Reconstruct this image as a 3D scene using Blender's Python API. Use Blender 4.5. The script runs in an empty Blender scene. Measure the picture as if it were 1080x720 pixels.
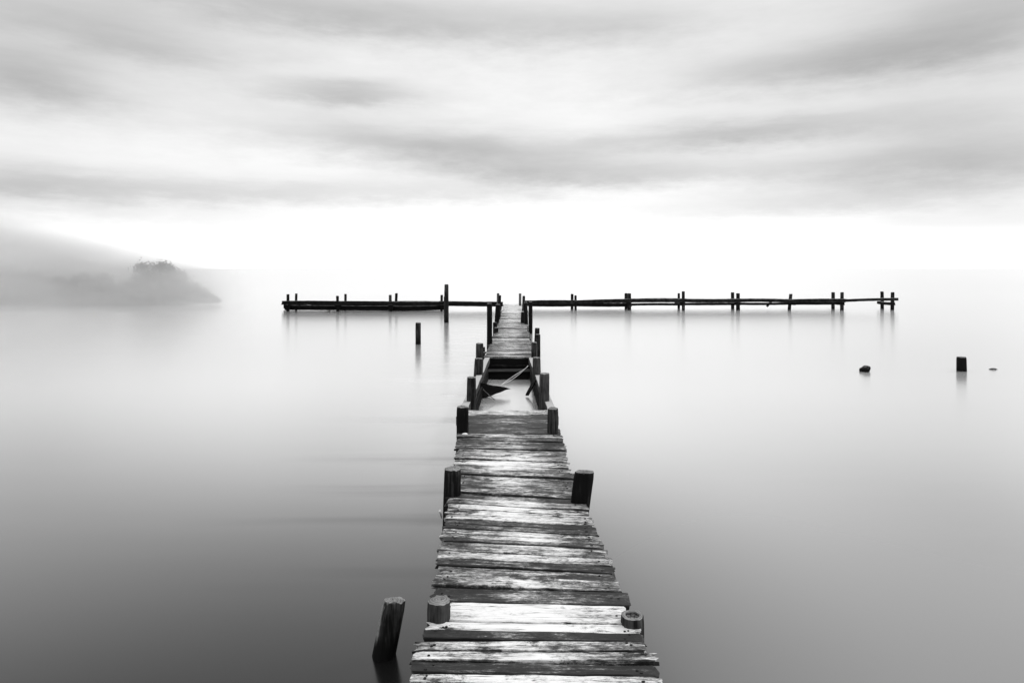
import bpy, bmesh, math, random
from mathutils import Vector, Matrix, noise as mnoise

S = bpy.context.scene
C = S.collection
rad = math.radians

# ----------------------------------------------------------------------------
# survey of the place (metres): X right, Y ahead, Z up, water at z = 0
# ----------------------------------------------------------------------------
EYE = 2.31            # height of the camera over the water
DECK = 0.31           # top of the planks over the water
F, CX, HY = 720.0, 540.0, 283.0

def gx(px, d):        # sideways offset seen at a pixel column, at distance d
    return (px - CX) * d / F
def gz(py, d):        # height over the water seen at a pixel row, at distance d
    return EYE - (py - HY) * d / F
def gd(py, z=DECK):   # distance of a pixel row on the level plane z
    return F * (EYE - z) / (py - HY)

def lerp_table(tab, v):
    if v <= tab[0][0]: return tab[0][1]
    for (a, fa), (b, fb) in zip(tab, tab[1:]):
        if v <= b:
            return fa + (fb - fa) * (v - a) / (b - a)
    return tab[-1][1]

AXIS = [(2.0, .13), (3.3, .115), (3.9, .11), (4.6, .085), (5.9, .035), (7.3, -.01), (8.3, -.03), (10.4, -.06),
        (15.5, -.09), (20, -.03), (26, .04), (38, .07)]
SKEW = [(2.0, .5), (3.6, 1.0), (4.1, 3.0), (4.6, 6.0), (5.5, 9.5), (6.2, 9.5), (7.2, 6.5), (8.2, 2.0), (9.3, 0.0)]

# ----------------------------------------------------------------------------
# node helpers
# ----------------------------------------------------------------------------
class NT:
    def __init__(self, tree):
        self.t = tree; self.n = tree.nodes; self.l = tree.links
    def node(self, typ, **kw):
        nd = self.n.new(typ)
        for k, v in kw.items(): setattr(nd, k, v)
        return nd
    def put(self, sock, v):
        if isinstance(v, bpy.types.NodeSocket): self.l.new(v, sock)
        else: sock.default_value = v
    def m(self, op, a, b=None, c=None, clamp=False):
        nd = self.node('ShaderNodeMath', operation=op, use_clamp=clamp)
        self.put(nd.inputs[0], a)
        if b is not None: self.put(nd.inputs[1], b)
        if c is not None: self.put(nd.inputs[2], c)
        return nd.outputs[0]
    def vm(self, op, a, b=None):
        nd = self.node('ShaderNodeVectorMath', operation=op)
        self.put(nd.inputs[0], a)
        if b is not None: self.put(nd.inputs[1], b)
        return nd.outputs[0]
    def noise(self, vec, scale=1.0, detail=4.0, rough=.55, dist=0.0):
        nd = self.node('ShaderNodeTexNoise')
        self.put(nd.inputs['Vector'], vec)
        nd.inputs['Scale'].default_value = scale
        nd.inputs['Detail'].default_value = detail
        nd.inputs['Roughness'].default_value = rough
        nd.inputs['Distortion'].default_value = dist
        return nd.outputs[0]
    def ramp(self, fac, stops, interp='LINEAR'):
        nd = self.node('ShaderNodeValToRGB')
        nd.color_ramp.interpolation = interp
        el = nd.color_ramp.elements
        while len(el) < len(stops): el.new(.5)
        for e, (p, v) in zip(el, stops):
            e.position = p; e.color = (v, v, v, 1)
        self.put(nd.inputs[0], fac)
        return nd.outputs[0]
    def smooth(self, v, a, b):
        nd = self.node('ShaderNodeMapRange', interpolation_type='SMOOTHSTEP')
        self.put(nd.inputs[0], v)
        nd.inputs[1].default_value = a; nd.inputs[2].default_value = b
        nd.inputs[3].default_value = 0; nd.inputs[4].default_value = 1
        return nd.outputs[0]
    def sep(self, v):
        nd = self.node('ShaderNodeSeparateXYZ'); self.put(nd.inputs[0], v)
        return nd.outputs

def new_mat(name):
    m = bpy.data.materials.new(name); m.use_nodes = True
    nt = NT(m.node_tree)
    b = nt.n['Principled BSDF']
    return m, nt, b

def attr(nt, name):
    return nt.node('ShaderNodeAttribute', attribute_type='OBJECT', attribute_name=name).outputs['Fac']

# weathered deck boards -------------------------------------------------------
def mat_planks():
    m, nt, b = new_mat('weathered_planks')
    tc = nt.node('ShaderNodeTexCoord').outputs['Object']
    rnd = nt.node('ShaderNodeObjectInfo').outputs['Random']
    off = nt.node('ShaderNodeCombineXYZ')
    for i, k in enumerate((37.0, 91.0, 13.0)):
        nt.put(off.inputs[i], nt.m('MULTIPLY', rnd, k))
    P = nt.vm('ADD', tc, off.outputs[0])
    W = nt.node('ShaderNodeNewGeometry').outputs['Position']
    # a slow wander keeps the grain from running dead straight
    wob = nt.noise(nt.vm('MULTIPLY', P, (1.6, 3.0, 3.0)), 1, 2, .5)
    wv = nt.node('ShaderNodeCombineXYZ'); nt.put(wv.inputs[1], nt.m('MULTIPLY', wob, .045))
    P2 = nt.vm('ADD', P, wv.outputs[0])
    grain = nt.noise(nt.vm('MULTIPLY', P2, (2.4, 34.0, 34.0)), 1, 12, .80)
    fine = nt.noise(nt.vm('MULTIPLY', P2, (8.0, 230.0, 230.0)), 1, 5, .8)
    fleck = nt.noise(nt.vm('MULTIPLY', P, (24.0, 95.0, 95.0)), 1, 8, .8)
    stain = nt.noise(nt.vm('MULTIPLY', W, (3.4, 6.0, 4.0)), 1, 12, .80, .3)
    stain2 = nt.noise(nt.vm('MULTIPLY', P, (3.4, 10.0, 10.0)), 1, 12, .80, .4)
    tone = attr(nt, 'tone')
    v = nt.m('ADD', tone, nt.m('MULTIPLY', nt.m('SUBTRACT', grain, .5), 1.35))
    v = nt.m('ADD', v, nt.m('MULTIPLY', nt.m('SUBTRACT', fine, .5), .75))
    v = nt.m('ADD', v, nt.m('MULTIPLY', nt.m('SUBTRACT', fleck, .5), .95))
    v = nt.m('ADD', v, nt.m('MULTIPLY', nt.m('SUBTRACT', stain, .5), 1.3))
    v = nt.m('ADD', v, nt.m('MULTIPLY', nt.m('SUBTRACT', stain2, .5), .85))
    # the middle of the boards is worn pale by feet, the outer ends keep their moss
    lx = nt.m('ABSOLUTE', nt.sep(tc)[0])
    worn = nt.smooth(lx, .52, .05)
    v = nt.m('ADD', v, nt.m('MULTIPLY', nt.m('SUBTRACT', worn, .45), .16))
    # black mildew where the wet stands
    mil = nt.noise(nt.vm('MULTIPLY', W, (3.6, 6.5, 4.0)), 1.0, 12, .78, .2)
    v = nt.m('SUBTRACT', v, nt.m('MULTIPLY', nt.smooth(nt.m('ADD', mil, nt.m('MULTIPLY', nt.m('SUBTRACT', fleck, .5), .25)), .53, .64), .36))
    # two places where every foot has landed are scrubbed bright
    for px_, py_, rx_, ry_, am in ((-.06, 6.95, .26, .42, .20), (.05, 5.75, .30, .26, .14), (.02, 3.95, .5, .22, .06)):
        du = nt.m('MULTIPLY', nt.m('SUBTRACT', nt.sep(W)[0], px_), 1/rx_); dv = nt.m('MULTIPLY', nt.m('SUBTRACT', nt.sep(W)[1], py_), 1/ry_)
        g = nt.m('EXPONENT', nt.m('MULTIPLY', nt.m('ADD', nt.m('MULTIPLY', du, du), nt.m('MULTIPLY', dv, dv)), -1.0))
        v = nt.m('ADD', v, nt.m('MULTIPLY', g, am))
    # knots
    vo = nt.node('ShaderNodeTexVoronoi'); nt.put(vo.inputs['Vector'], nt.vm('MULTIPLY', P, (3.0, 7.5, 7.5))); vo.inputs['Scale'].default_value = 1
    kn = nt.smooth(nt.m('ADD', vo.outputs['Distance'], nt.m('MULTIPLY', fleck, .06)), .13, .07)
    v = nt.m('SUBTRACT', v, nt.m('MULTIPLY', kn, .5))
    # the long edges rot first
    ly = nt.m('ABSOLUTE', nt.sep(tc)[1])
    edge = nt.smooth(nt.m('SUBTRACT', ly, nt.m('SUBTRACT', attr(nt, 'halfwidth'), nt.m('MULTIPLY', stain2, .010))), -.006, .008)
    v = nt.m('SUBTRACT', v, nt.m('MULTIPLY', edge, .20))
    # checks (cracks along the grain)
    ck = nt.noise(nt.vm('MULTIPLY', P2, (.9, 30.0, 30.0)), 1, 3, .5)
    ckm = nt.smooth(nt.m('ABSOLUTE', nt.m('SUBTRACT', ck, .5)), .004, .016)
    gate = nt.smooth(nt.noise(nt.vm('MULTIPLY', P, (2.4, 6.0, 6.0)), 1, 2, .5), .47, .60)
    ckm = nt.m('SUBTRACT', 1.0, nt.m('MULTIPLY', nt.m('SUBTRACT', 1.0, ckm), gate))
    col = nt.ramp(v, [(0.0, .005), (.24, .012), (.38, .05), (.50, .21), (.62, .52), (.80, .80)])
    mx = nt.node('ShaderNodeMix', data_type='RGBA', blend_type='MULTIPLY')
    mx.inputs[0].default_value = 1.0
    nt.put(mx.inputs[6], col)
    cg = nt.node('ShaderNodeCombineColor')
    ckc = nt.m('MULTIPLY_ADD', ckm, .9, .1)
    for i in range(3): nt.put(cg.inputs[i], ckc)
    nt.put(mx.inputs[7], cg.outputs[0])
    nt.put(b.inputs['Base Color'], mx.outputs[2])
    nt.put(b.inputs['Roughness'], nt.m('MULTIPLY_ADD', grain, .25, .52))
    b.inputs['Specular IOR Level'].default_value = .35
    h = nt.m('ADD', nt.m('MULTIPLY', grain, .6), nt.m('ADD', nt.m('MULTIPLY', fine, .35), nt.m('MULTIPLY', ckm, .8)))
    bp = nt.node('ShaderNodeBump'); bp.inputs['Strength'].default_value = .55; bp.inputs['Distance'].default_value = .006
    nt.put(bp.inputs['Height'], h); nt.put(b.inputs['Normal'], bp.outputs[0])
    return m

# dark tarred timber: piles and beams -----------------------------------------
def mat_timber(name, axis, lo, mid, hi, endgrain=.34):
    m, nt, b = new_mat(name)
    tc = nt.node('ShaderNodeTexCoord').outputs['Object']
    rnd = nt.node('ShaderNodeObjectInfo').outputs['Random']
    off = nt.node('ShaderNodeCombineXYZ')
    for i, k in enumerate((51.0, 17.0, 77.0)):
        nt.put(off.inputs[i], nt.m('MULTIPLY', rnd, k))
    P = nt.vm('ADD', tc, off.outputs[0])
    sc = (34.0, 34.0, 1.8) if axis == 'Z' else (1.8, 34.0, 34.0)
    sf = (130.0, 130.0, 6.0) if axis == 'Z' else (6.0, 130.0, 130.0)
    grain = nt.noise(nt.vm('MULTIPLY', P, sc), 1, 6, .66)
    fine = nt.noise(nt.vm('MULTIPLY', P, sf), 1, 4, .7)
    patch = nt.noise(nt.vm('MULTIPLY', P, (5.0, 5.0, 3.0)), 1, 5, .62)
    v = nt.m('ADD', nt.m('MULTIPLY', grain, .9), nt.m('MULTIPLY', fine, .4))
    v = nt.m('ADD', v, nt.m('MULTIPLY', patch, .7))
    v = nt.m('MULTIPLY_ADD', v, .5, attr(nt, 'tone'))
    side = nt.ramp(v, [(.25, lo), (.5, mid), (.78, hi)])
    geo = nt.node('ShaderNodeNewGeometry')
    wz = nt.sep(geo.outputs['Position'])[2]
    nz = nt.sep(geo.outputs['Normal'])[2]
    if axis == 'Z':
        xyz = nt.sep(tc)
        rr = nt.m('SQRT', nt.m('ADD', nt.m('MULTIPLY', xyz[0], xyz[0]), nt.m('MULTIPLY', xyz[1], xyz[1])))
        ring = nt.m('SINE', nt.m('MULTIPLY_ADD', rr, 420.0, nt.m('MULTIPLY', patch, 14.0)))
        ek = nt.m('MULTIPLY_ADD', ring, .10, nt.m('MULTIPLY_ADD', patch, 1.1, .15))
        endc = nt.ramp(nt.m('MULTIPLY', ek, .8), [(.15, endgrain * .12), (.5, endgrain * .7), (.8, endgrain * 1.4)])
        top = nt.smooth(nz, .55, .85)
        mx = nt.node('ShaderNodeMix', data_type='RGBA')
        nt.put(mx.inputs[0], top); nt.put(mx.inputs[6], side); nt.put(mx.inputs[7], endc)
        col = mx.outputs[2]
    else:
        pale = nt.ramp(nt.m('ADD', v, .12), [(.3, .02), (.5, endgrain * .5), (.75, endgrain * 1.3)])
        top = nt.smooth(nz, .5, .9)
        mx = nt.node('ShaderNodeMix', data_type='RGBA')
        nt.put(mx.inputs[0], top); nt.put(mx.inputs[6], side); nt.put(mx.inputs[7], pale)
        col = mx.outputs[2]
    # a pale strip down the left side, broken up by the grain
    on = nt.sep(nt.node('ShaderNodeTexCoord').outputs['Normal'])[0]
    bare = nt.m('MULTIPLY', nt.smooth(nt.m('ADD', nt.m('MULTIPLY', on, -1.0), nt.m('MULTIPLY', nt.m('SUBTRACT', grain, .5), .9)), .62, .95), attr(nt, 'bare'))
    mb = nt.node('ShaderNodeMix', data_type='RGBA')
    nt.put(mb.inputs[0], bare); nt.put(mb.inputs[6], col); nt.put(mb.inputs[7], nt.ramp(fine, [(.3, .08), (.7, .38)])); col = mb.outputs[2]
    # the band the water keeps wet is black with weed
    wet = nt.smooth(nt.m('ADD', wz, nt.m('MULTIPLY', patch, .10)), .10, .19)
    mw = nt.node('ShaderNodeMix', data_type='RGBA')
    nt.put(mw.inputs[0], wet); mw.inputs[6].default_value = (.007, .007, .007, 1); nt.put(mw.inputs[7], col)
    nt.put(b.inputs['Base Color'], mw.outputs[2])
    b.inputs['Roughness'].default_value = .92
    b.inputs['Specular IOR Level'].default_value = .04
    bp = nt.node('ShaderNodeBump'); bp.inputs['Strength'].default_value = .7; bp.inputs['Distance'].default_value = .008
    nt.put(bp.inputs['Height'], nt.m('ADD', grain, nt.m('MULTIPLY', fine, .4)))
    nt.put(b.inputs['Normal'], bp.outputs[0])
    return m

def mat_plain(name, v, rough=.7, var=.3, scale=30.0):
    m, nt, b = new_mat(name)
    tc = nt.node('ShaderNodeTexCoord').outputs['Object']
    n = nt.noise(tc, scale, 5, .6)
    nt.put(b.inputs['Base Color'], nt.ramp(n, [(.3, v * (1 - var)), (.7, min(.9, v * (1 + var)))]))
    b.inputs['Roughness'].default_value = rough
    b.inputs['Specular IOR Level'].default_value = .25
    return m

def mat_water():
    m, nt, b = new_mat('still_water')
    out = nt.n['Material Output']
    nt.n.remove(b)
    W = nt.node('ShaderNodeNewGeometry').outputs['Position']
    x, y, _ = nt.sep(W)
    # silt in the water body, drawn out sideways by the drift; the body grows paler towards the right
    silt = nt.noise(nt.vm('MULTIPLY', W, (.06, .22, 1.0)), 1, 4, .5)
    right_pale = nt.smooth(x, -1.0, 2.6)
    body = nt.m('MULTIPLY_ADD', right_pale, .20, nt.m('MULTIPLY_ADD', silt, .010, .0))
    # farther out the body is whitened, painting in the bright sky sheen
    far_sheen = nt.m('MULTIPLY', nt.smooth(y, 5.0, 14.5), nt.m('MULTIPLY_ADD', nt.smooth(x, -11.0, 0.0), .28, .50))
    body = nt.m('ADD', nt.m('ADD', body, far_sheen), nt.m('MULTIPLY', nt.smooth(y, 40.0, 140.0), .15))  # extra white painted in towards the horizon, to blend water into sky
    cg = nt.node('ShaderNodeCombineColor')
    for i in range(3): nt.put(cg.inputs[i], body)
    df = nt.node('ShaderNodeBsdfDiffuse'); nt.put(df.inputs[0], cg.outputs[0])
    ripple = nt.noise(nt.vm('MULTIPLY', W, (.35, 2.2, 1.0)), 1, 4, .55)
    gl = nt.node('ShaderNodeBsdfAnisotropic', distribution='MULTI_GGX')
    gl.inputs['Color'].default_value = (1, 1, 1, 1)
    nt.put(gl.inputs['Roughness'], nt.m('MULTIPLY_ADD', ripple, .05, .165))
    bp = nt.node('ShaderNodeBump'); bp.inputs['Strength'].default_value = .03; bp.inputs['Distance'].default_value = .02
    nt.put(bp.inputs['Height'], ripple)
    nt.put(gl.inputs['Normal'], bp.outputs[0])
    # reflectance against angle of incidence: a mirror at grazing angles, almost none looking down
    lw = nt.node('ShaderNodeLayerWeight'); lw.inputs[0].default_value = .5
    cosi = nt.m('SUBTRACT', 1.0, lw.outputs['Facing'])
    k = nt.m('MULTIPLY', cosi, 1/.345)
    refl = nt.m('EXPONENT', nt.m('MULTIPLY', nt.m('POWER', k, 3.2), -1.0))
    refl = nt.m('MULTIPLY_ADD', refl, .83, .055)
    # the open water on the left is set to mirror less
    left_cut = nt.m('MULTIPLY', nt.smooth(x, -1.2, -8.0), nt.smooth(y, 26.0, 9.0))
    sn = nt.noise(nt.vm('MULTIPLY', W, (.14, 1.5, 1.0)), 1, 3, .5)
    pile_shade = nt.m('MULTIPLY', nt.smooth(x, -3.2, -.8), nt.smooth(x, -.1, -.6))  # streaks left of the piles: their shadows painted in as weaker reflection
    pile_shade = nt.m('MULTIPLY', nt.smooth(sn, .48, .72), nt.m('MULTIPLY', pile_shade, nt.smooth(y, 4.0, 7.0)))
    refl = nt.m('MULTIPLY', refl, nt.m('MULTIPLY_ADD', pile_shade, -.40, 1.0))
    refl = nt.m('MULTIPLY', refl, nt.m('MULTIPLY_ADD', left_cut, -.14, 1.0))
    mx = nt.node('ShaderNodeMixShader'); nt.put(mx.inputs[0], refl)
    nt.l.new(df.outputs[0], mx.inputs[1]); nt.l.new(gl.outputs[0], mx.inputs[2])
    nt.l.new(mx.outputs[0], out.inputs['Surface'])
    return m

M_PLANK = mat_planks()
M_PILE = mat_timber('tarred_pile_wood', 'Z', .003, .010, .13, .26)
M_BEAM = mat_timber('old_beam_wood', 'X', .003, .009, .06)
M_NAIL = mat_plain('rusted_nail_iron', .012, .6)
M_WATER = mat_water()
M_LEAF = mat_plain('dull_foliage', .05, .7, .4, 3.0)
M_BARK = mat_plain('tree_bark', .06, .8)
M_EARTH = mat_plain('shore_earth', .07, .9, .4, 1.5)
M_ROPE = mat_plain('bleached_rope_fibre', .62, .8)
M_SHELL = mat_plain('white_shell', .8, .4, .06)

# ----------------------------------------------------------------------------
# object helpers
# ----------------------------------------------------------------------------
def tag(o, label=None, cat=None, group=None, kind=None):
    if label: o['label'] = label
    if cat: o['category'] = cat
    if group: o['group'] = group
    if kind: o['kind'] = kind
    return o

def empty(name, loc):
    o = bpy.data.objects.new(name, None); C.objects.link(o); o.location = loc
    o.empty_display_size = .2
    return o

def mesh_obj(name, bm, mats, parent=None, loc=(0, 0, 0), rot=None, tone=0.0, smooth=False):
    me = bpy.data.meshes.new(name)
    bmesh.ops.recalc_face_normals(bm, faces=bm.faces[:])
    bm.to_mesh(me); bm.free()
    for mt in (mats if isinstance(mats, (list, tuple)) else [mats]): me.materials.append(mt)
    if smooth:
        for p in me.polygons: p.use_smooth = True
    o = bpy.data.objects.new(name, me); C.objects.link(o)
    loc = Vector(loc)
    if parent is not None:
        o.parent = parent
        p = parent
        base = Vector((0, 0, 0))
        while p is not None:
            base += p.location; p = p.parent
        loc = loc - base
    o.location = loc
    if rot is not None: o.rotation_euler = rot
    o['tone'] = float(tone)
    return o

def nz(x, y, z):
    return mnoise.noise(Vector((x, y, z)))

def board_bm(L, w, h, seed, n=14, rag=.004, bevel=.006, end_rag=.012, bow=.004, nails=False, taper=None):
    """a sawn board along local X, centred, with worn edges, ragged ends and a slight bow"""
    rnd = random.Random(seed)
    bm = bmesh.new()
    prof = [(-w/2 + bevel, -h/2), (w/2 - bevel, -h/2), (w/2, -h/2 + bevel), (w/2, h/2 - bevel),
            (w/2 - bevel, h/2), (w/6, h/2), (-w/6, h/2), (-w/2 + bevel, h/2), (-w/2, h/2 - bevel), (-w/2, -h/2 + bevel)]
    rings = []
    s = rnd.uniform(0, 500)
    bowa = rnd.uniform(-bow, bow)
    e0 = [rnd.uniform(-end_rag, end_rag) for _ in prof]; e1 = [rnd.uniform(-end_rag, end_rag) for _ in prof]
    for i in range(n + 1):
        t = i / n
        x = -L/2 + L * t
        k = 1.0 if taper is None else 1 - taper * t
        ring = []
        for j, (py, pz) in enumerate(prof):
            dx = e0[j] if i == 0 else (e1[j] if i == n else 0)
            dy = rag * nz(x * 5 + s, j * .6, 1.7) + rag * .8 * nz(x * 21 + s, j * 2.1, 4.7)
            dz = rag * .7 * nz(x * 4 + s, j * .9, 9.2) + bowa * (1 - (2*t - 1)**2)
            if i in (0, n): dz -= rag * rnd.uniform(0, 1.0) if pz > 0 else 0
            ring.append(bm.verts.new((x + dx, py * k + dy, pz + dz)))
        rings.append(ring)
    N = len(prof)
    for a, bb in zip(rings, rings[1:]):
        for j in range(N):
            bm.faces.new((a[j], a[(j+1) % N], bb[(j+1) % N], bb[j]))
    bm.faces.new(rings[0][::-1]); bm.faces.new(rings[-1])
    if nails:
        for sx in (-1, 1):
            for q in range(rnd.choice((1, 2, 2))):
                cx = sx * (L/2 - rnd.uniform(.05, .11)); cy = rnd.uniform(-.3, .3) * w
                r = rnd.uniform(.005, .009)
                zt = h/2 + .0035
                vs = [bm.verts.new((cx + r*math.cos(a*math.pi/4), cy + r*math.sin(a*math.pi/4), zt)) for a in range(8)]
                vb = [bm.verts.new((v.co.x, v.co.y, h/2 - .004)) for v in vs]
                f = bm.faces.new(vs); f.material_index = 1
                for k in range(8):
                    f = bm.faces.new((vs[k], vb[k], vb[(k+1) % 8], vs[(k+1) % 8])); f.material_index = 1
    return bm

def board(name, parent, p0, p1, w, h, seed, mat=None, tone=0.0, roll=0.0, **kw):
    """a board or beam running from p0 to p1 (centre line)"""
    p0, p1 = Vector(p0), Vector(p1)
    d = p1 - p0
    yaw = math.atan2(d.y, d.x); pitch = -math.asin(d.z / d.length)
    n = kw.pop('n', max(6, int(d.length / .12)))
    bm = board_bm(d.length, w, h, seed, n=min(n, 60), **kw)
    return mesh_obj(name, bm, mat or M_BEAM, parent, (p0 + p1) / 2, (roll, pitch, yaw), tone)

def pile_bm(r, ztop, zbot, seed, lean=(0, 0), hollow=False, slant=0.0, flare=.06, sides=36, chip=.012):
    rnd = random.Random(seed); s = rnd.uniform(0, 900)
    bm = bmesh.new()
    zs = [zbot]
    nlev = max(7, int((ztop - max(zbot, -.1)) / .05))
    nlev = min(nlev, 20)
    for i in range(nlev + 1):
        zs.append(-.1 + (ztop + .1) * i / nlev)
    rings = []
    az = rnd.uniform(0, 6.28)
    for i, z in enumerate(zs):
        t = (z - zbot) / (ztop - zbot)
        ring = []
        for k in range(sides):
            a = 2 * math.pi * k / sides
            rr = r * (1 + flare * (1 - t))
            rr *= 1 + .035 * math.sin(a * 2 + s) + .05 * nz(math.cos(a) * 1.3 + s, math.sin(a) * 1.3, z * 2.2)
            rr += r * (.10 * nz(math.cos(a) * 3.5 + s, math.sin(a) * 3.5, z * 1.3) + .07 * nz(math.cos(a) * 9 + s, math.sin(a) * 9, z * 1.6))      # long splits
            zz = z
            if i == len(zs) - 1:
                rr *= .95
                zz += slant * r * math.cos(a - az) + chip * nz(math.cos(a) * 2.4 + s, math.sin(a) * 2.4, 3.3)
            elif i == len(zs) - 2:
                zz += slant * r * math.cos(a - az)
                zz = min(zz, ztop - .012 + slant * r * math.cos(a - az))
            ring.append(bm.verts.new((rr * math.cos(a) + lean[0] * zz, rr * math.sin(a) + lean[1] * zz, zz)))
        rings.append(ring)
    for a, b in zip(rings, rings[1:]):
        for k in range(sides):
            bm.faces.new((a[k], a[(k+1) % sides], b[(k+1) % sides], b[k]))
    top = rings[-1]
    cz = sum(v.co.z for v in top) / sides
    cx = sum(v.co.x for v in top) / sides; cy = sum(v.co.y for v in top) / sides
    prev = top
    depths = [(.84, .003), (.64, .0), (.58, -.012), (.40, -.022), (.2, -.018)] if hollow else \
             [(.75, .006), (.45, .010), (.2, .004)]
    for fr, dz in depths:
        ring = []
        for k, v in enumerate(top):
            j = 1 + .10 * nz(k * .9 + s, fr * 9, 2.0)
            ring.append(bm.verts.new((cx + (v.co.x - cx) * fr * j, cy + (v.co.y - cy) * fr * j,
                                      v.co.z * fr + cz * (1 - fr) + dz + .004 * nz(k * .7, fr * 8, s))))
        for k in range(sides):
            bm.faces.new((prev[k], prev[(k+1) % sides], ring[(k+1) % sides], ring[k]))
        prev = ring
    bm.faces.new(prev)
    return bm

def pile(parent, x, y, ztop, r, seed, lean=(0, 0), tone=0.0, name='pile', zbot=-.8, **kw):
    bm = pile_bm(r, ztop, zbot, seed, lean, **kw)
    o = mesh_obj(name, bm, M_PILE, parent, (x - lean[0] * min(ztop, .31), y - lean[1] * min(ztop, .31), 0), None, tone, smooth=False)
    for p in o.data.polygons: p.use_smooth = abs(p.normal.z) < .5
    return o

# ----------------------------------------------------------------------------
# water
# ----------------------------------------------------------------------------
bm = bmesh.new()
R0 = 9000
vs = [bm.verts.new(p) for p in ((-R0, -400, 0), (R0, -400, 0), (R0, R0, 0), (-R0, R0, 0))]
bm.faces.new(vs)
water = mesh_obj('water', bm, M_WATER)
tag(water, 'smooth milky grey lake water blurred by long exposure', 'water', kind='structure')

# ----------------------------------------------------------------------------
# near stretch of the walkway
# ----------------------------------------------------------------------------
R = random.Random(7)
near = empty('wooden_walkway', (.1, 2.4, 0))
tag(near, 'nearest stretch of stained plank walkway running from the foreground up to the gap', 'walkway',
    'stretches of the old pier')

# rows at which one board ends and the next begins, nearest last
seams = [432, 437, 441.5, 446, 451.5, 457.6, 461, 465, 469.5, 474, 479.5, 485, 491, 496.5, 502, 507, 514.6, 522, 528,
         534, 539, 544.5, 550, 555, 560, 565, 570, 574, 583.6, 591.5, 599, 609, 621, 635.6, 655, 665.5, 675, 686, 697.6,
         709.5, 720]
tones = [.66, .42, .46, .40, .38, .58, .46, .44, .50, .56, .60, .66, .58, .50, .56, .54, .50, .44, .60,
         .66, .64, .70, .42, .46, .60, .64, .48, .62, .66, .40, .50, .62, .44, .80, .86, .36, .62, .66, .34,
         .78, .56]
ds = [gd(y) for y in seams]
d = ds[-1]
while d > 2.15:
    d -= R.uniform(.10, .15); ds.append(d); tones.append(R.uniform(.4, .75))
for i in range(len(ds) - 1):
    d1, d0 = ds[i], ds[i + 1]
    dm = (d0 + d1) / 2
    w = (d1 - d0)
    gap = R.uniform(.006, .012)
    if R.random() < .15: gap += .009
    L = 1.17 + R.uniform(-.018, .018) + (.06 if dm > 7.5 else 0)
    xo = R.uniform(-.008, .008)
    if abs(dm - gd(640)) < .07: L -= .03
    if abs(dm - gd(680.5)) < .05: L += .03; xo = -.02
    if dm < 3.62: L += .07
    th = .034 + R.uniform(-.003, .003)
    ang = -lerp_table(SKEW, dm) + R.uniform(-.35, .35)
    a = rad(ang)
    wperp = (w - gap) * math.cos(a)
    bm = board_bm(L / math.cos(a), wperp, th, 100 + i, n=26, rag=.0045, bevel=.005, end_rag=.018, bow=.006, nails=True)
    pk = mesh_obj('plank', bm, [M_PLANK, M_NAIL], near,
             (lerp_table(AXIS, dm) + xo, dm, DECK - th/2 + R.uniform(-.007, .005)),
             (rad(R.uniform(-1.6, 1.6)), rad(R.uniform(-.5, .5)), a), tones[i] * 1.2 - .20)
    pk['halfwidth'] = wperp / 2

# stringers under the boards follow the bend of the pier
def stringer(parent, name, pts, off, z, w, h, seed, tone=0.0):
    bm = bmesh.new()
    rings = []
    for i in range(len(pts) - 1):
        a, b = pts[i], pts[i+1]
        for k in range(6):
            t = k / 6
            rings.append((a[0] + (b[0]-a[0])*t, a[1] + (b[1]-a[1])*t))
    rings.append(pts[-1])
    prev = None
    c = Vector((sum(p[0] for p in rings)/len(rings) + off, sum(p[1] for p in rings)/len(rings), z))
    for i, (x, y) in enumerate(rings):
        j = .004 * nz(y * 3, seed, 0)
        ring = [bm.verts.new((x + off - w/2 + j - c.x, y - c.y, -h/2)), bm.verts.new((x + off + w/2 + j - c.x, y - c.y, -h/2)),
                bm.verts.new((x + off + w/2 + j - c.x, y - c.y, h/2 + j)), bm.verts.new((x + off - w/2 + j - c.x, y - c.y, h/2 + j))]
        if prev:
            for k in range(4): bm.faces.new((prev[k], prev[(k+1) % 4], ring[(k+1) % 4], ring[k]))
        else: bm.faces.new(ring[::-1])
        prev = ring
    bm.faces.new(prev)
    return mesh_obj(name, bm, M_BEAM, parent, c, None, tone)

npts = [(lerp_table(AXIS, y), y) for y in (2.2, 3.3, 3.9, 4.6, 5.9, 7.3, 8.3, 9.5)]
stringer(near, 'stringer', npts, -.545, .197, .07, .15, 3)
stringer(near, 'stringer', npts, .53, .197, .07, .15, 5)
for y, dx in ((3.86, .13), (5.95, .03), (8.32, -.05)):
    board('crossbeam', near, (dx - .62, y + .03, .06), (dx + .62, y + .03, .06), .10, .12, int(y * 10))
# three pairs of piles: left and right
pile(near, gx(463.5, 3.93), 3.93, .400, .066, 11, tone=.07, chip=.008, flare=.10)
pile(near, gx(667, 3.86), 3.86, .352, .064, 12, tone=.05, hollow=True, chip=.004)
pile(near, gx(477, 6.08), 6.08, .53, .074, 13, lean=(.02, 0), tone=-.02)
pile(near, gx(612.5, 5.88), 5.88, .56, .080, 14, lean=(.13, 0), tone=-.06, slant=.12)
pile(near, gx(488, 8.36), 8.36, .615, .068, 15, tone=-.02)
pile(near, gx(583, 8.32), 8.32, .605, .068, 16, tone=.05)
# rusty strap left of the second pair
board('bracket', near, (-.605, 5.72, .28), (-.60, 5.80, .20), .012, .022, 77, M_SHELL, n=4, rag=.003, bevel=.003)

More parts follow.
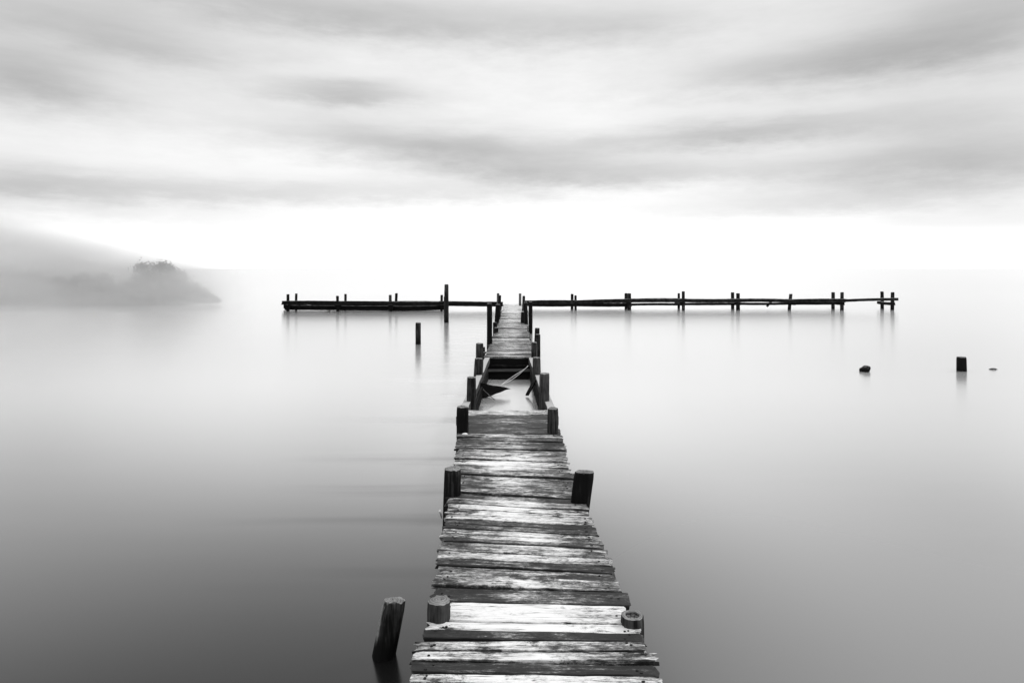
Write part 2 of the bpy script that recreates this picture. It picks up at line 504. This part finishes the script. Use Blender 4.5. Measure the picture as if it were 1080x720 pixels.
# ----------------------------------------------------------------------------
# stripped bay: bare side beams, two pairs of piles
# ----------------------------------------------------------------------------
bay = empty('stripped_walkway', (-.06, 10.4, 0))
tag(bay, 'stripped middle bay of the pier with bare side beams and no planks', 'walkway', 'stretches of the old pier')
board('bearer_beam', bay, (-.70, 9.25, .245), (-.555, 15.35, .245), .115, .13, 31, tone=.32)
board('bearer_beam', bay, (.575, 9.25, .245), (.43, 15.35, .245), .115, .13, 32, tone=.32)
pile(bay, gx(497.5, 10.4), 10.33, gz(397, 10.4), .068, 21, tone=.02)
pile(bay, gx(574, 10.4), 10.33, gz(393, 10.4), .072, 22, tone=.10)
pile(bay, gx(504.5, 12.9), 12.9, gz(378, 12.9), .080, 23, tone=.04, lean=(.05, 0))
pile(bay, gx(566, 12.9), 12.9, gz(377, 12.9), .075, 24, tone=.04)
board('crossbeam', bay, (-.60, 14.4, .075), (.46, 14.4, .085), .38, .17, 33, tone=-.34)
board('beam_shade_board', bay, (-.60, 9.5, .06), (-.51, 14.2, .05), .04, .26, 34, tone=-.4)  # dark boards added for the shadow and reflection under the side beams
board('beam_shade_board', bay, (.49, 9.5, .06), (.39, 14.2, .05), .04, .26, 35, tone=-.4)

# broken boards hanging in the gap
bm = bmesh.new()
tri = [(0, 0, .0), (.58, .10, -.13), (.14, -.14, -.25), (-.02, -.16, -.26), (-.03, -.10, -.12)]
tv = [bm.verts.new(p) for p in tri]
bv = [bm.verts.new((x, y + .06, z - .012)) for x, y, z in tri]
bm.faces.new(tv); bm.faces.new(bv[::-1])
for k in range(5): bm.faces.new((tv[k], tv[(k+1) % 5], bv[(k+1) % 5], bv[k]))
bmesh.ops.subdivide_edges(bm, edges=bm.edges[:], cuts=4, use_grid_fill=True)
for v in bm.verts: v.co += Vector((nz(v.co.x*26, v.co.z*26, 1), .5*nz(v.co.x*15, v.co.z*60, 7), nz(v.co.x*30, v.co.z*8, 5))) * .020
o = mesh_obj('broken_board', bm, M_BEAM, None, (-.60, 12.3, .26), None, -.35)
tag(o, 'dark splintered triangle of board hanging inside the left of the gap', 'board')
o = board('broken_board', None, (.42, 12.5, .27), (.27, 12.3, .03), .07, .03, 41, tone=-.35)
tag(o, 'short dark stick hanging from the right side beam into the gap', 'board')
o = board('broken_board', None, (-.50, 11.9, .20), (-.30, 11.75, .05), .012, .012, 42, tone=.0, n=8)
tag(o, 'thin splinter dangling in front of the dark triangle of board', 'board')

# bleached rope, two strands
def tube(bm, pts, r, sides=6):
    rings = []
    for i, p in enumerate(pts):
        p = Vector(p)
        t = (Vector(pts[min(i+1, len(pts)-1)]) - Vector(pts[max(i-1, 0)])).normalized()
        u = t.cross(Vector((0, 0, 1))).normalized(); v = u.cross(t)
        rings.append([bm.verts.new(p + (u*math.cos(k*2*math.pi/sides) + v*math.sin(k*2*math.pi/sides)) * r) for k in range(sides)])
    for a, b in zip(rings, rings[1:]):
        for k in range(sides): bm.faces.new((a[k], a[(k+1) % sides], b[(k+1) % sides], b[k]))
    bm.faces.new(rings[0][::-1]); bm.faces.new(rings[-1])
bm = bmesh.new()
for q in range(2):
    pts = []
    for i in range(17):
        t = i / 16
        px = 557 - 29 * t
        py = 385.5 + 20.5 * (t ** (.95 if q else .80)) + (2.2 * math.sin(math.pi * t) if q else -1.4 * math.sin(math.pi * t))
        dd = 14.1 - .68 * t
        pts.append((gx(px, dd) - .3, dd - 14, gz(py, dd)))
    tube(bm, pts, .0055)
o = mesh_obj('rope', bm, M_ROPE, None, (.3, 14, 0), None, 0, smooth=True)
tag(o, 'pale double strand of rope drooping across the gap into the water', 'rope')

# white shell on the corner of the deck
bm = bmesh.new()
bmesh.ops.create_uvsphere(bm, u_segments=18, v_segments=9, radius=1)
for v in bm.verts:
    a = math.atan2(v.co.y, v.co.x)
    v.co = Vector((v.co.x * .036, v.co.y * .026 * (1 + .2*v.co.x), max(v.co.z, -.15) * .014 * (1 + .12*math.sin(a*9))))
o = mesh_obj('shell', bm, M_SHELL, None, (gx(490.5, 8.27), 8.22, DECK + .006), (0, 0, .3), 0, smooth=True)
tag(o, 'small white shell lying on the boards by the left post nearest the gap', 'shell')

# ----------------------------------------------------------------------------
# far stretch of the walkway
# ----------------------------------------------------------------------------
far = empty('wooden_walkway', (-.09, 15.5, 0))
tag(far, 'far stretch of walkway from beyond the gap to the crossing pier', 'walkway', 'stretches of the old pier')
d = 15.45
halfw = [(15.5, .54), (20, .53), (26, .50), (38, .52)]
rest = bmesh.new()
n = 0
while d < 38.2:
    w = R.uniform(.13, .19)
    dm = d + w/2
    L = 2 * lerp_table(halfw, dm) + R.uniform(-.05, .05)
    bm = board_bm(L, w - R.uniform(.006, .018), .036, 500 + n, n=8, rag=.004, end_rag=.02, bow=.008, nails=False)
    loc = Vector((lerp_table(AXIS, dm) + R.uniform(-.03, .03), dm, DECK - .018 + R.uniform(-.012, .010)))
    rot = (rad(R.uniform(-2.5, 2.5)), rad(R.uniform(-.7, .7)), rad(R.uniform(-1.2, 1.2)))
    if n < 99:
        pk = mesh_obj('plank', bm, M_PLANK, far, loc, rot, R.choice((.28, .36, .44, .52, .60)) + (.16 if dm > 24 else (dm - 15) * .016))  # farther boards toned paler, painting in their glancing sheen
        pk['halfwidth'] = w/2 - .008
    else:
        me = bpy.data.meshes.new('tmp'); bm.to_mesh(me); bm.free()
        from mathutils import Euler
        me.transform(Matrix.Translation(loc - Vector((.06, 34, 0))) @ Euler(rot).to_matrix().to_4x4())
        rest.from_mesh(me); bpy.data.meshes.remove(me)
    d += w; n += 1
o = mesh_obj('plank_run', rest, M_PLANK, far, (.06, 34, 0), None, .74)  # pale tone carries the same painted sheen
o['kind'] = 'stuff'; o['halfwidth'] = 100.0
fpts = [(lerp_table(AXIS, y), y) for y in (15.5, 18, 20, 23, 26, 30, 34, 38)]
stringer(far, 'stringer', fpts, -.44, .192, .09, .16, 6)
stringer(far, 'stringer', fpts, .44, .192, .09, .16, 8)
board('crossbeam', far, (-.68, 15.62, .055), (.52, 15.62, .055), .12, .10, 51, tone=.2)
board('deck_shade_board', far, (-.62, 15.80, .05), (.48, 15.80, .05), .04, .44, 53, tone=-.3)  # dark board added as the shade under the far deck
board('fascia', far, (-.63, 15.47, .20), (.47, 15.47, .20), .03, .15, 52, tone=-.12)
for i, y in enumerate((18.3, 21.4, 24.6, 28, 32, 36)):
    c = lerp_table(AXIS, y)
    board('crossbeam', far, (c - .60, y, .06), (c + .60, y, .06), .12, .11, 60 + i)
for px, d, top, r, tn, ln in ((506, 15.35, 362, .085, .06, 0), (563.5, 15.4, 361, .07, .02, 0),
                              (516.3, 18.3, 320, .072, -.06, .0), (567, 16.9, 352.5, .07, .02, 0), (566, 18.2, 346, .062, .02, .04),
                              (509.5, 16.9, 366, .05, -.05, 0), (523.3, 21.3, 345.5, .066, -.02, 0), (522, 22.8, 340, .068, -.08, 0),
                              (551.2, 25.0, 329, .068, 0, .02), (559.5, 24.2, 318.5, .075, -.05, 0), (555, 24.6, 319, .07, -.02, -.03),
                              (524.5, 28.6, 321, .10, -.06, .06), (526.6, 32.0, 311.5, .068, -.02, .03), (552, 32.0, 312, .068, .02, .03),
                              (525.3, 36.6, 309.3, .068, .16, 0), (548.5, 36.6, 309.5, .068, .18, 0)):
    pile(far, gx(px, d), d, gz(top, d), r, int(px * 3 + d * 7), lean=(ln, 0), tone=tn, sides=16)

# ----------------------------------------------------------------------------
# the crossing pier: a left and a right arm of piles carrying long beams
# ----------------------------------------------------------------------------
def arm(label, fronts, backs, beams, base):
    t = empty('jetty_arm', base)
    tag(t, label, 'jetty', 'arms of the crossing pier')
    for i, (px, d, top, r, ln) in enumerate(fronts + backs):
        pile(t, gx(px, d), d, gz(top, d), r, 700 + int(px), lean=(ln, 0), tone=-.02 + .03 * (i % 3), sides=14)
    for k, (nm, p0, p1, w, h, tn) in enumerate(beams):
        board(nm, t, p0, p1, w, h, 800 + k + int(p0[0]), tone=tn, rag=.014, end_rag=.06, bow=.03)
    return t

DF, DB = 36.9, 38.2
lf = [(303.7, DF, 310.3, .075, 0), (356.2, DF, 312, .075, -.03), (411.6, DF, 311, .078, 0), (465.7, DF + .5, 311, .07, .02)]
lb = [(312.3, DB, 309.5, .068, .02), (364.4, DB, 310, .072, 0), (417.6, DB, 309.2, .078, .05), (469.5, DB, 313, .08, 0)]
xl = gx(301.5, DF); xm = gx(467, DF); xr = gx(528, DF)
beams = []
px_l = [301.5, 357, 412, 467, 527]
topl = [319.3, 319.5, 319.8, 320.0, 320.8]
for a in range(4):
    for dd, oo in ((DF + .02, 0.0), (DB, .4)):
        beams.append(('rail_beam', (gx(px_l[a], dd) - .15, dd - .11, gz(topl[a] - oo, dd)), (gx(px_l[a+1], dd) + .15, dd - .11 + .02*(a % 2), gz(topl[a+1] - oo, dd)), .12, .20 if a < 3 else .25, -.02))
lowl = [(324.4, 324.7), (324.8, 325.0), (325.2, 324.2)]
for a in range(3):
    for dd in (DF, DB):
        beams.append(('waling_beam', (gx(px_l[a], dd) - .1, dd + .10, gz(lowl[a][0], DF)), (gx(px_l[a+1], dd) + .1, dd + .10, gz(lowl[a][1], DF)), .13, .25, -.1))
beams.append(('fallen_beam', (gx(313, DF), DF + .5, .33), (gx(345, DF), DF + .55, .06), .14, .12, -.1))
for px in (307, 359.5, 414, 467.5, 527):
    beams.append(('crossbeam', (gx(px, 37.4), DF - .2, .22), (gx(px, 37.4) , DB + .2, .22), .20, .30, -.1))
arm('left arm of the crossing pier, low beams between four pairs of posts', lf, lb, beams, (gx(415, 37.5), 37.5, 0))

EF, EB = 37.9, 39.0
rf = [(607, EF, 311.5, .065, 0), (663.8, EF, 309.3, .095, 0), (720.7, EF, 307.2, .085, 0), (778.4, EF, 309.3, .10, 0),
      (833, EF + .3, 310, .085, .10), (888, EF, 308.2, .095, .01), (941.2, EF, 308.2, .095, .02)]
rb = [(603.4, EB, 310, .08, 0), (660.3, EB, 309.2, .09, 0), (715.9, EB, 309.2, .07, 0), (772.7, EB, 308.3, .095, 0),
      (878.6, EB, 308.2, .09, 0), (930.4, EB, 307.4, .09, -.02)]
px_r = [556, 607, 664, 720.5, 778.5, 833, 888, 942.5]
topr = [319.0, 318.7, 317.0, 316.8, 316.8, 317.5, 317.0, 315.4]
beams = []
for a in range(7):
    for dd, oo in ((EF, 0.0), (EB, .35)):
        hh = (.22, .21, .20, .20, .18, .20, .15)[a]
        if a == 6 and oo: continue
        beams.append(('rail_beam', (gx(px_r[a], dd) - .12, dd - .13, gz(topr[a] - oo, dd)), (gx(px_r[a+1], dd) + .12, dd - .13, gz(topr[a+1] - oo, dd)), .12, hh, .02))
lowr = [(321.0, 321.2), (321.2, 321.6), (321.4, 321.2), (320.9, 320.7), (320.4, 320.2), (320.0, 319.8)]
for a in range(6):
    for dd in (EF, EB):
        beams.append(('waling_beam', (gx(px_r[a], dd) - .1, dd + .14, gz(lowr[a][0], dd)), (gx(px_r[a+1], dd) + .1, dd + .14, gz(lowr[a][1], dd)), .11, .20 if a < 2 else .13, -.05))
# loose bits of old deck still lying along the beams
for (pa, pb, yy) in ((561, 585, 317.2), (588, 598, 317.4), (630, 640, 316.8), (700, 706, 316.0), (796, 800, 315.0)):
    beams.append(('deck_scrap', (gx(pa, EF), EF - .05, gz(yy, EF)), (gx(pb, EF), EF - .02, gz(yy + .3, EF)), .22, .045, .22))
beams.append(('broken_brace', (gx(811, EF), EF + .3, gz(323.3, EF)), (gx(818.5, EF), EF + .3, gz(315.6, EF)), .12, .10, -.05))
for px in (605.5, 662, 718.5, 775.5, 833, 883.5, 936):
    beams.append(('crossbeam', (gx(px - 1, 38.4) + .02, EF - .2, .36), (gx(px - 1, 38.4) - .05, EB + .2, .36), .16, .16, -.05))
arm('right arm of the crossing pier, long beams over seven posts in front', rf, rb, beams, (gx(750, 38.4), 38.4, 0))

# ----------------------------------------------------------------------------
# lone posts and debris standing in the water
# ----------------------------------------------------------------------------
G = 'lone posts standing in the water'
o = pile(None, -.705, 4.1, .318, .068, 91, lean=(.20, .05), tone=.03, name='wooden_post', slant=-.25, chip=.02, zbot=-.5)
o['bare'] = 1.0
tag(o, 'leaning split post in the water left of the nearest boards', 'post', G)
o = pile(None, gx(441, 20.8), 20.8, gz(340.3, 20.8), .078, 92, tone=.03, name='wooden_post')
tag(o, 'short upright post alone in open water in front of the left jetty arm', 'post', G)
o = pile(None, gx(470.8, 29.2), 29.2, gz(300, 29.2), .088, 93, tone=.03, name='wooden_post', flare=.3)
tag(o, 'tallest post, rising well above the beams of the left jetty arm', 'post', G)
o = pile(None, gx(1014, 15.4), 15.4, gz(376.5, 15.4), .098, 94, tone=-.02, name='wooden_post')
tag(o, 'stout short post alone in open water far right of the walkway', 'post', G)

bm = bmesh.new()
bmesh.ops.create_icosphere(bm, subdivisions=3, radius=1)
for v in bm.verts:
    p = v.co.copy()
    k = 1 + .28 * nz(p.x * 1.4 + 3, p.y * 1.4, p.z * 1.4 + 8) + .1 * nz(p.x * 4, p.y * 4, p.z * 4)
    z = p.z * .12 * k * (1 + .5 * p.x)
    v.co = Vector((p.x * .115 * k, p.y * .10 * k, z * .8))
o = mesh_obj('rock', bm, M_BEAM, None, (gx(912, 15.3), 15.3, .035), (0, 0, .2), -.15)
tag(o, 'small dark rock breaking the water between jetty arm and lone right post', 'rock')
bm = bmesh.new()
pts = [(-.13 + .26 * i / 10, .02 * math.sin(i), -.035 + .055 * math.sin(math.pi * (i / 10) ** .8)) for i in range(11)]
tube(bm, pts, .017, 8)
o = mesh_obj('driftwood', bm, M_BARK, None, (gx(1048.5, 15.6), 15.6, 0), None, 0, smooth=True)
tag(o, 'thin curved stick of driftwood poking out right of the stout post', 'driftwood')

# ----------------------------------------------------------------------------
# misty headland on the left
# ----------------------------------------------------------------------------
def land(name, x0, x1, y0, y1, fn, nx, ny, mat, label, cat):
    bm = bmesh.new()
    g = [[bm.verts.new((x0 + (x1-x0)*i/nx, y0 + (y1-y0)*j/ny, fn(i/nx, j/ny, x0 + (x1-x0)*i/nx, y0 + (y1-y0)*j/ny)))
          for i in range(nx+1)] for j in range(ny+1)]
    for j in range(ny):
        for i in range(nx):
            bm.faces.new((g[j][i], g[j][i+1], g[j+1][i+1], g[j+1][i]))
    o = mesh_obj(name, bm, mat, None, (0, 0, 0), None, 0, smooth=True)
    return tag(o, label, cat, kind='structure')

def shore(u, v, x, y):
    e = min(v * 6, 1, (1 - v) * 6, (1 - u) * 5, u * 6)
    e = max(0, min(e, (-19.2 * y / 42 - x) * .45))
    return -.25 + .60 * e ** .6 + .12 * nz(x * .6, y * .6, 0) * e
land('shore', -60, -17.0, 41.2, 66, shore, 90, 50, M_EARTH, 'low misty shore of the headland on the left', 'shore')
def hill(u, v, x, y):
    prof = lerp_table([(-62, 6.2), (-46, 5.6), (-40, 4.7), (-36, 4.1), (-31, 2.7), (-27, 1.2), (-24, .0), (-22, -.4)], x)
    e = math.sin(math.pi * v) ** .7 if 0 < v < 1 else 0
    return -.4 + (prof + .35 * nz(x * .35, y * .35, 4) + .22 * nz(x * 1.4, y * 1.4, 2) + .30 * nz(x * 3.2, y * 3.2, 2) + .16 * nz(x * 9, y * 9, 2)) * e
land('hill', -62, -22, 45.5, 59, hill, 260, 60, M_LEAF, 'pale wooded hill fading into mist behind the shore trees', 'hill')

def tree(x, y, h, r, seed, label):
    rnd = random.Random(seed)
    t = empty('tree', (x, y, .25))
    tag(t, label, 'tree', 'trees on the misty headland')
    bm = bmesh.new()
    tube(bm, [(0, 0, -.4), (.03, 0, h*.25), (-.02, .03, h*.5), (.02, 0, h*.8)], .045 + .02*h, 8)
    for k in range(5):
        a = rnd.uniform(0, 6.28); zz = h * rnd.uniform(.25, .6)
        tube(bm, [(0, 0, zz), (r*.4*math.cos(a), r*.4*math.sin(a), zz + h*.14), (r*.75*math.cos(a), r*.75*math.sin(a), zz + h*.25)], .022, 6)
    mesh_obj('trunk', bm, M_BARK, t, (x, y, .25), None, 0)
    bm = bmesh.new()
    clumps = []
    for k in range(60):
        a = rnd.uniform(0, 6.28); q = math.sqrt(rnd.random()); zz = rnd.random()
        env = min(1, math.sin(math.pi * min(1, .35 + zz * .63)) + .05) ** .6
        clumps.append((r*q*env*math.cos(a), r*q*env*math.sin(a), h * (.05 + .87*zz), rnd.uniform(.20, .40) * (.4 + .6*min(1, r))))
    for cx, cy, cz, cr in clumps:
        for k in range(75):
            p = Vector((rnd.gauss(0, 1), rnd.gauss(0, 1), rnd.gauss(0, .8)))
            p = Vector((cx, cy, cz)) + p * cr * .55
            if p.z < -.1: continue
            s = rnd.uniform(.03, .075)
            u = Vector((rnd.uniform(-1, 1), rnd.uniform(-1, 1), rnd.uniform(-1, 1))).normalized()
            w = u.orthogonal().normalized()
            bm.faces.new([bm.verts.new(p + u*s), bm.verts.new(p + w*s*.6), bm.verts.new(p - u*s), bm.verts.new(p - w*s*.6)])
    mesh_obj('crown', bm, M_LEAF, t, (x, y, .25), None, 0)
    return t

for i, (px, d, top, r, lab) in enumerate((
        (153, 43.0, 276, 1.00, 'tallest of the misty headland trees, with an upright left side'),
        (171, 43.0, 274, 1.00, 'round topped tree just right of the tallest misty headland tree'),
        (187, 42.9, 287, .85, 'sloping crowned tree midway down the right end of the headland'),
        (203, 42.8, 300, .75, 'low tree between the sloping crowned one and the last bushes'),
        (215, 42.6, 311, .60, 'bush second from the right tip of the headland'),
        (222, 43.0, 318, .45, 'smallest bush at the right tip of the headland'),
        (136, 43.4, 297, .80, 'low tree in the dip left of the tallest headland tree'),
        (110, 43.2, 289, .90, 'rounded mid height tree right of the flat topped one'),
        (88, 43.2, 288, 1.0, 'flat topped mid height tree at the middle of the headland'),
        (60, 43.4, 293, 1.1, 'thin topped tree left of the flat topped one'),
        (34, 43.4, 287, 1.2, 'broad tree second from the left edge of the photo'),
        (6, 43.4, 281, 1.3, 'broad tree cut by the left edge of the photo'))):
    tree(gx(px, d), d, gz(top, d) - .25, r, 40 + i, lab)

# the bank of mist the headland stands in
bm = bmesh.new()
bmesh.ops.create_cube(bm, size=2.0)
mm = bpy.data.materials.new('mist_air'); mm.use_nodes = True
nt = NT(mm.node_tree); nt.n.clear()
out = nt.node('ShaderNodeOutputMaterial')
pv = nt.node('ShaderNodeVolumePrincipled')
pv.inputs['Color'].default_value = (1, 1, 1, 1)
pv.inputs['Anisotropy'].default_value = .87
tc = nt.node('ShaderNodeTexCoord').outputs['Object']
s3 = nt.sep(tc)
SHX = .174      # the bank is drawn out along the wind, so its ends are slanted
fx = nt.smooth(nt.m('ABSOLUTE', nt.m('MULTIPLY_ADD', s3[1], SHX, s3[0])), 1.0, .84)
fy = nt.m('MULTIPLY', nt.smooth(s3[1], -1.0, -.62), nt.m('MULTIPLY_ADD', nt.smooth(s3[1], -.12, .12), -.35, 1.0))
fy = nt.m('MULTIPLY', fy, nt.smooth(s3[1], 1.0, .6))
for v in bm.verts: v.co.x -= SHX * v.co.y
# it lies deepest against the hill on the left and thins to nothing past the tip
run = nt.smooth(nt.m('MULTIPLY_ADD', s3[1], SHX, s3[0]), .98, .10)
top = nt.m('MULTIPLY_ADD', run, .88, -.165)
fz = nt.smooth(nt.m('SUBTRACT', s3[2], top), .35, -.35)
nn = nt.noise(nt.vm('MULTIPLY', tc, (4.4, 2.0, 2.6)), 1, 4, .55)
den = nt.m('MULTIPLY', nt.m('MULTIPLY', fx, fy), nt.m('MULTIPLY', fz, nt.m('MULTIPLY_ADD', nt.smooth(nn, .3, .72), 1.0, .5)))
nt.put(pv.inputs['Density'], nt.m('MULTIPLY', den, .29))
nt.l.new(pv.outputs[0], out.inputs['Volume'])
MIST_X0, MIST_X1 = -71.5, -16.4
o = mesh_obj('mist', bm, mm, None, ((MIST_X0 + MIST_X1)/2, 44.5, 2.6))
o.scale = ((MIST_X1 - MIST_X0)/2, 11.5, 4.2)
tag(o, 'pale mist bank wrapping the headland and its trees', 'mist', kind='stuff')

# ----------------------------------------------------------------------------
# sky: overcast cloud deck, grey Nishita behind it
# ----------------------------------------------------------------------------
SUN_AZ, SUN_EL = rad(62), rad(38)
wd = bpy.data.worlds.new('World'); S.world = wd; wd.use_nodes = True
nt = NT(wd.node_tree); nt.n.clear()
out = nt.node('ShaderNodeOutputWorld')
sky = nt.node('ShaderNodeTexSky', sky_type='NISHITA', sun_disc=False, sun_elevation=SUN_EL, sun_rotation=SUN_AZ)
bw = nt.node('ShaderNodeRGBToBW'); nt.l.new(sky.outputs[0], bw.inputs[0])
bgs = nt.node('ShaderNodeBackground'); nt.l.new(bw.outputs[0], bgs.inputs[0]); bgs.inputs[1].default_value = .08
D = nt.vm('NORMALIZE', nt.node('ShaderNodeTexCoord').outputs['Generated'])
dx, dy, dz = nt.sep(D)
az = nt.m('ARCTAN2', dx, dy)
el = nt.m('ARCSINE', dz)
elc = nt.m('MAXIMUM', el, 0.0)
# ragged edges: clouds are displaced by turbulence that is stretched along the horizon
ce = nt.node('ShaderNodeCombineXYZ'); nt.put(ce.inputs[0], az); nt.put(ce.inputs[1], el)
q = nt.vm('MULTIPLY', ce.outputs[0], (4.0, 26.0, 1.0))
n1 = nt.noise(q, 1, 8, .62)
n2 = nt.noise(nt.vm('ADD', q, (11.3, 4.1, 2.0)), 1, 8, .62)
n3 = nt.noise(nt.vm('MULTIPLY', ce.outputs[0], (16.0, 55.0, 1.0)), 1, 7, .66)
waz = nt.m('ADD', az, nt.m('MULTIPLY', nt.m('SUBTRACT', n1, .5), .12))
wel = nt.m('ADD', el, nt.m('MULTIPLY', nt.m('SUBTRACT', n2, .5), .040))
wel = nt.m('ADD', wel, nt.m('MULTIPLY', nt.m('SUBTRACT', n3, .5), .024))
def ang(px, py):
    a = math.atan((px - CX) / F); return a, math.atan((HY - py) / F * math.cos(a))
clouds = [  # column, row, half width, half height, tilt (rad, + = right end up), depth
    (370, 16, 230, 26, -.02, .27), (640, 26, 120, 30, .0, .16), (900, 66, 210, 27, .01, .30), (1040, 8, 150, 45, .0, .22),
    (30, 84, 100, 32, -.03, .29), (160, 52, 85, 20, -.03, .15), (360, 98, 82, 14, .0, .29), (300, 60, 40, 12, .0, .04),
    (440, 152, 170, 24, -.05, .33), (540, 182, 130, 22, -.02, .22), (210, 202, 310, 18, .01, .26), (5, 193, 110, 28, .0, .14),
    (770, 142, 150, 19, .03, .34), (1020, 145, 160, 48, .01, .27), (720, 182, 180, 15, .01, .22), (960, 186, 220, 22, .01, .20),
    (840, 218, 280, 17, .0, .19), (1010, 279, 220, 18, .0, .25), (1050, 240, 150, 16, .0, .10), (60, 20, 160, 26, .0, .16),
    (620, 152, 40, 10, .0, .06), (480, 205, 110, 9, .0, .06), (380, 236, 200, 9, .0, .04), (760, 248, 160, 8, .0, .04), (140, 226, 160, 8, .0, .05)]
tot = None
for cx, cy, hw, hh, tilt, dep in clouds:
    a0, e0 = ang(cx, cy)
    a1, _ = ang(cx + hw, cy); a2, _ = ang(cx - hw, cy); _, e1 = ang(cx, cy - hh)
    ra = abs(a1 - a2) / 2; re = abs(e1 - e0)
    u = nt.m('SUBTRACT', waz, a0); v = nt.m('SUBTRACT', wel, e0)
    v = nt.m('SUBTRACT', v, nt.m('MULTIPLY', u, tilt))
    u = nt.m('MULTIPLY', u, 1/ra); v = nt.m('MULTIPLY', v, 1/re)
    r2 = nt.m('ADD', nt.m('MULTIPLY', u, u), nt.m('MULTIPLY', v, v))
    g = nt.m('MULTIPLY', nt.m('EXPONENT', nt.m('MULTIPLY', r2, -.95)), dep)
    tot = g if tot is None else nt.m('ADD', tot, g)
# unbroken cloud structure everywhere else (also overhead and behind)
n4 = nt.noise(nt.vm('MULTIPLY', D, (2.2, 2.2, 8.0)), 1, 6, .6)
amb = nt.m('MULTIPLY', nt.m('SUBTRACT', n4, .5), .22)
tot = nt.m('ADD', tot, nt.m('MULTIPLY', amb, nt.smooth(el, .02, .25)))
tot = nt.m('ADD', tot, nt.m('MULTIPLY', nt.m('SUBTRACT', n3, .5), nt.m('MULTIPLY', nt.smooth(el, .02, .12), .13)))
# brightness of the cloud deck by elevation (radians / 1.5708)
base = nt.ramp(nt.m('MULTIPLY', elc, 1/1.5708), [(0, .98), (.020, .70), (.035, .54), (.065, .51), (.10, .475), (.15, .405), (.21, .38), (.27, .38), (.45, .50), (1.0, .85)])
base = nt.m('MULTIPLY', base, 2.0)
# the brightest part of the overcast lies straight ahead, low down
glow = nt.m('EXPONENT', nt.m('MULTIPLY', nt.m('POWER', nt.m('SUBTRACT', az, .05), 2.0), -3.2))
base = nt.m('MULTIPLY', base, nt.m('MULTIPLY_ADD', glow, .28, .80))
L = nt.m('MULTIPLY', base, nt.m('SUBTRACT', 1.0, nt.m('MULTIPLY', tot, 1.25)))
L = nt.m('MAXIMUM', L, .05)
cc = nt.node('ShaderNodeCombineColor')
for i in range(3): nt.put(cc.inputs[i], L)
bgc = nt.node('ShaderNodeBackground'); nt.l.new(cc.outputs[0], bgc.inputs[0]); bgc.inputs[1].default_value = 1.0
mix = nt.node('ShaderNodeMixShader'); mix.inputs[0].default_value = .93
nt.l.new(bgs.outputs[0], mix.inputs[1]); nt.l.new(bgc.outputs[0], mix.inputs[2])
nt.l.new(mix.outputs[0], out.inputs['Surface'])

sl = bpy.data.lights.new('sun', 'SUN'); sl.energy = 1.4; sl.angle = rad(12); sl.color = (1, 1, 1)
so = bpy.data.objects.new('sun', sl); C.objects.link(so)
sd = Vector((math.sin(SUN_AZ)*math.cos(SUN_EL), math.cos(SUN_AZ)*math.cos(SUN_EL), math.sin(SUN_EL)))
so.rotation_euler = (-sd).to_track_quat('-Z', 'Y').to_euler()
so.location = sd * 60

# ----------------------------------------------------------------------------
# camera and picture settings
# ----------------------------------------------------------------------------
cam = bpy.data.cameras.new('camera'); co = bpy.data.objects.new('camera', cam); C.objects.link(co)
co.location = (0, 0, EYE); co.rotation_euler = (rad(90), 0, 0)
cam.sensor_width = 36; cam.lens = 24.0; cam.shift_y = -(360 - HY) / 1080
cam.clip_start = .05; cam.clip_end = 30000
S.camera = co
S.view_settings.view_transform = 'Standard'; S.view_settings.look = 'None'
S.view_settings.exposure = .18; S.view_settings.gamma = 1
S.view_settings.use_curve_mapping = False
S.cycles.use_denoising = True
S.cycles.max_bounces = 12
S.cycles.volume_bounces = 10
S.cycles.volume_step_rate = 2.0
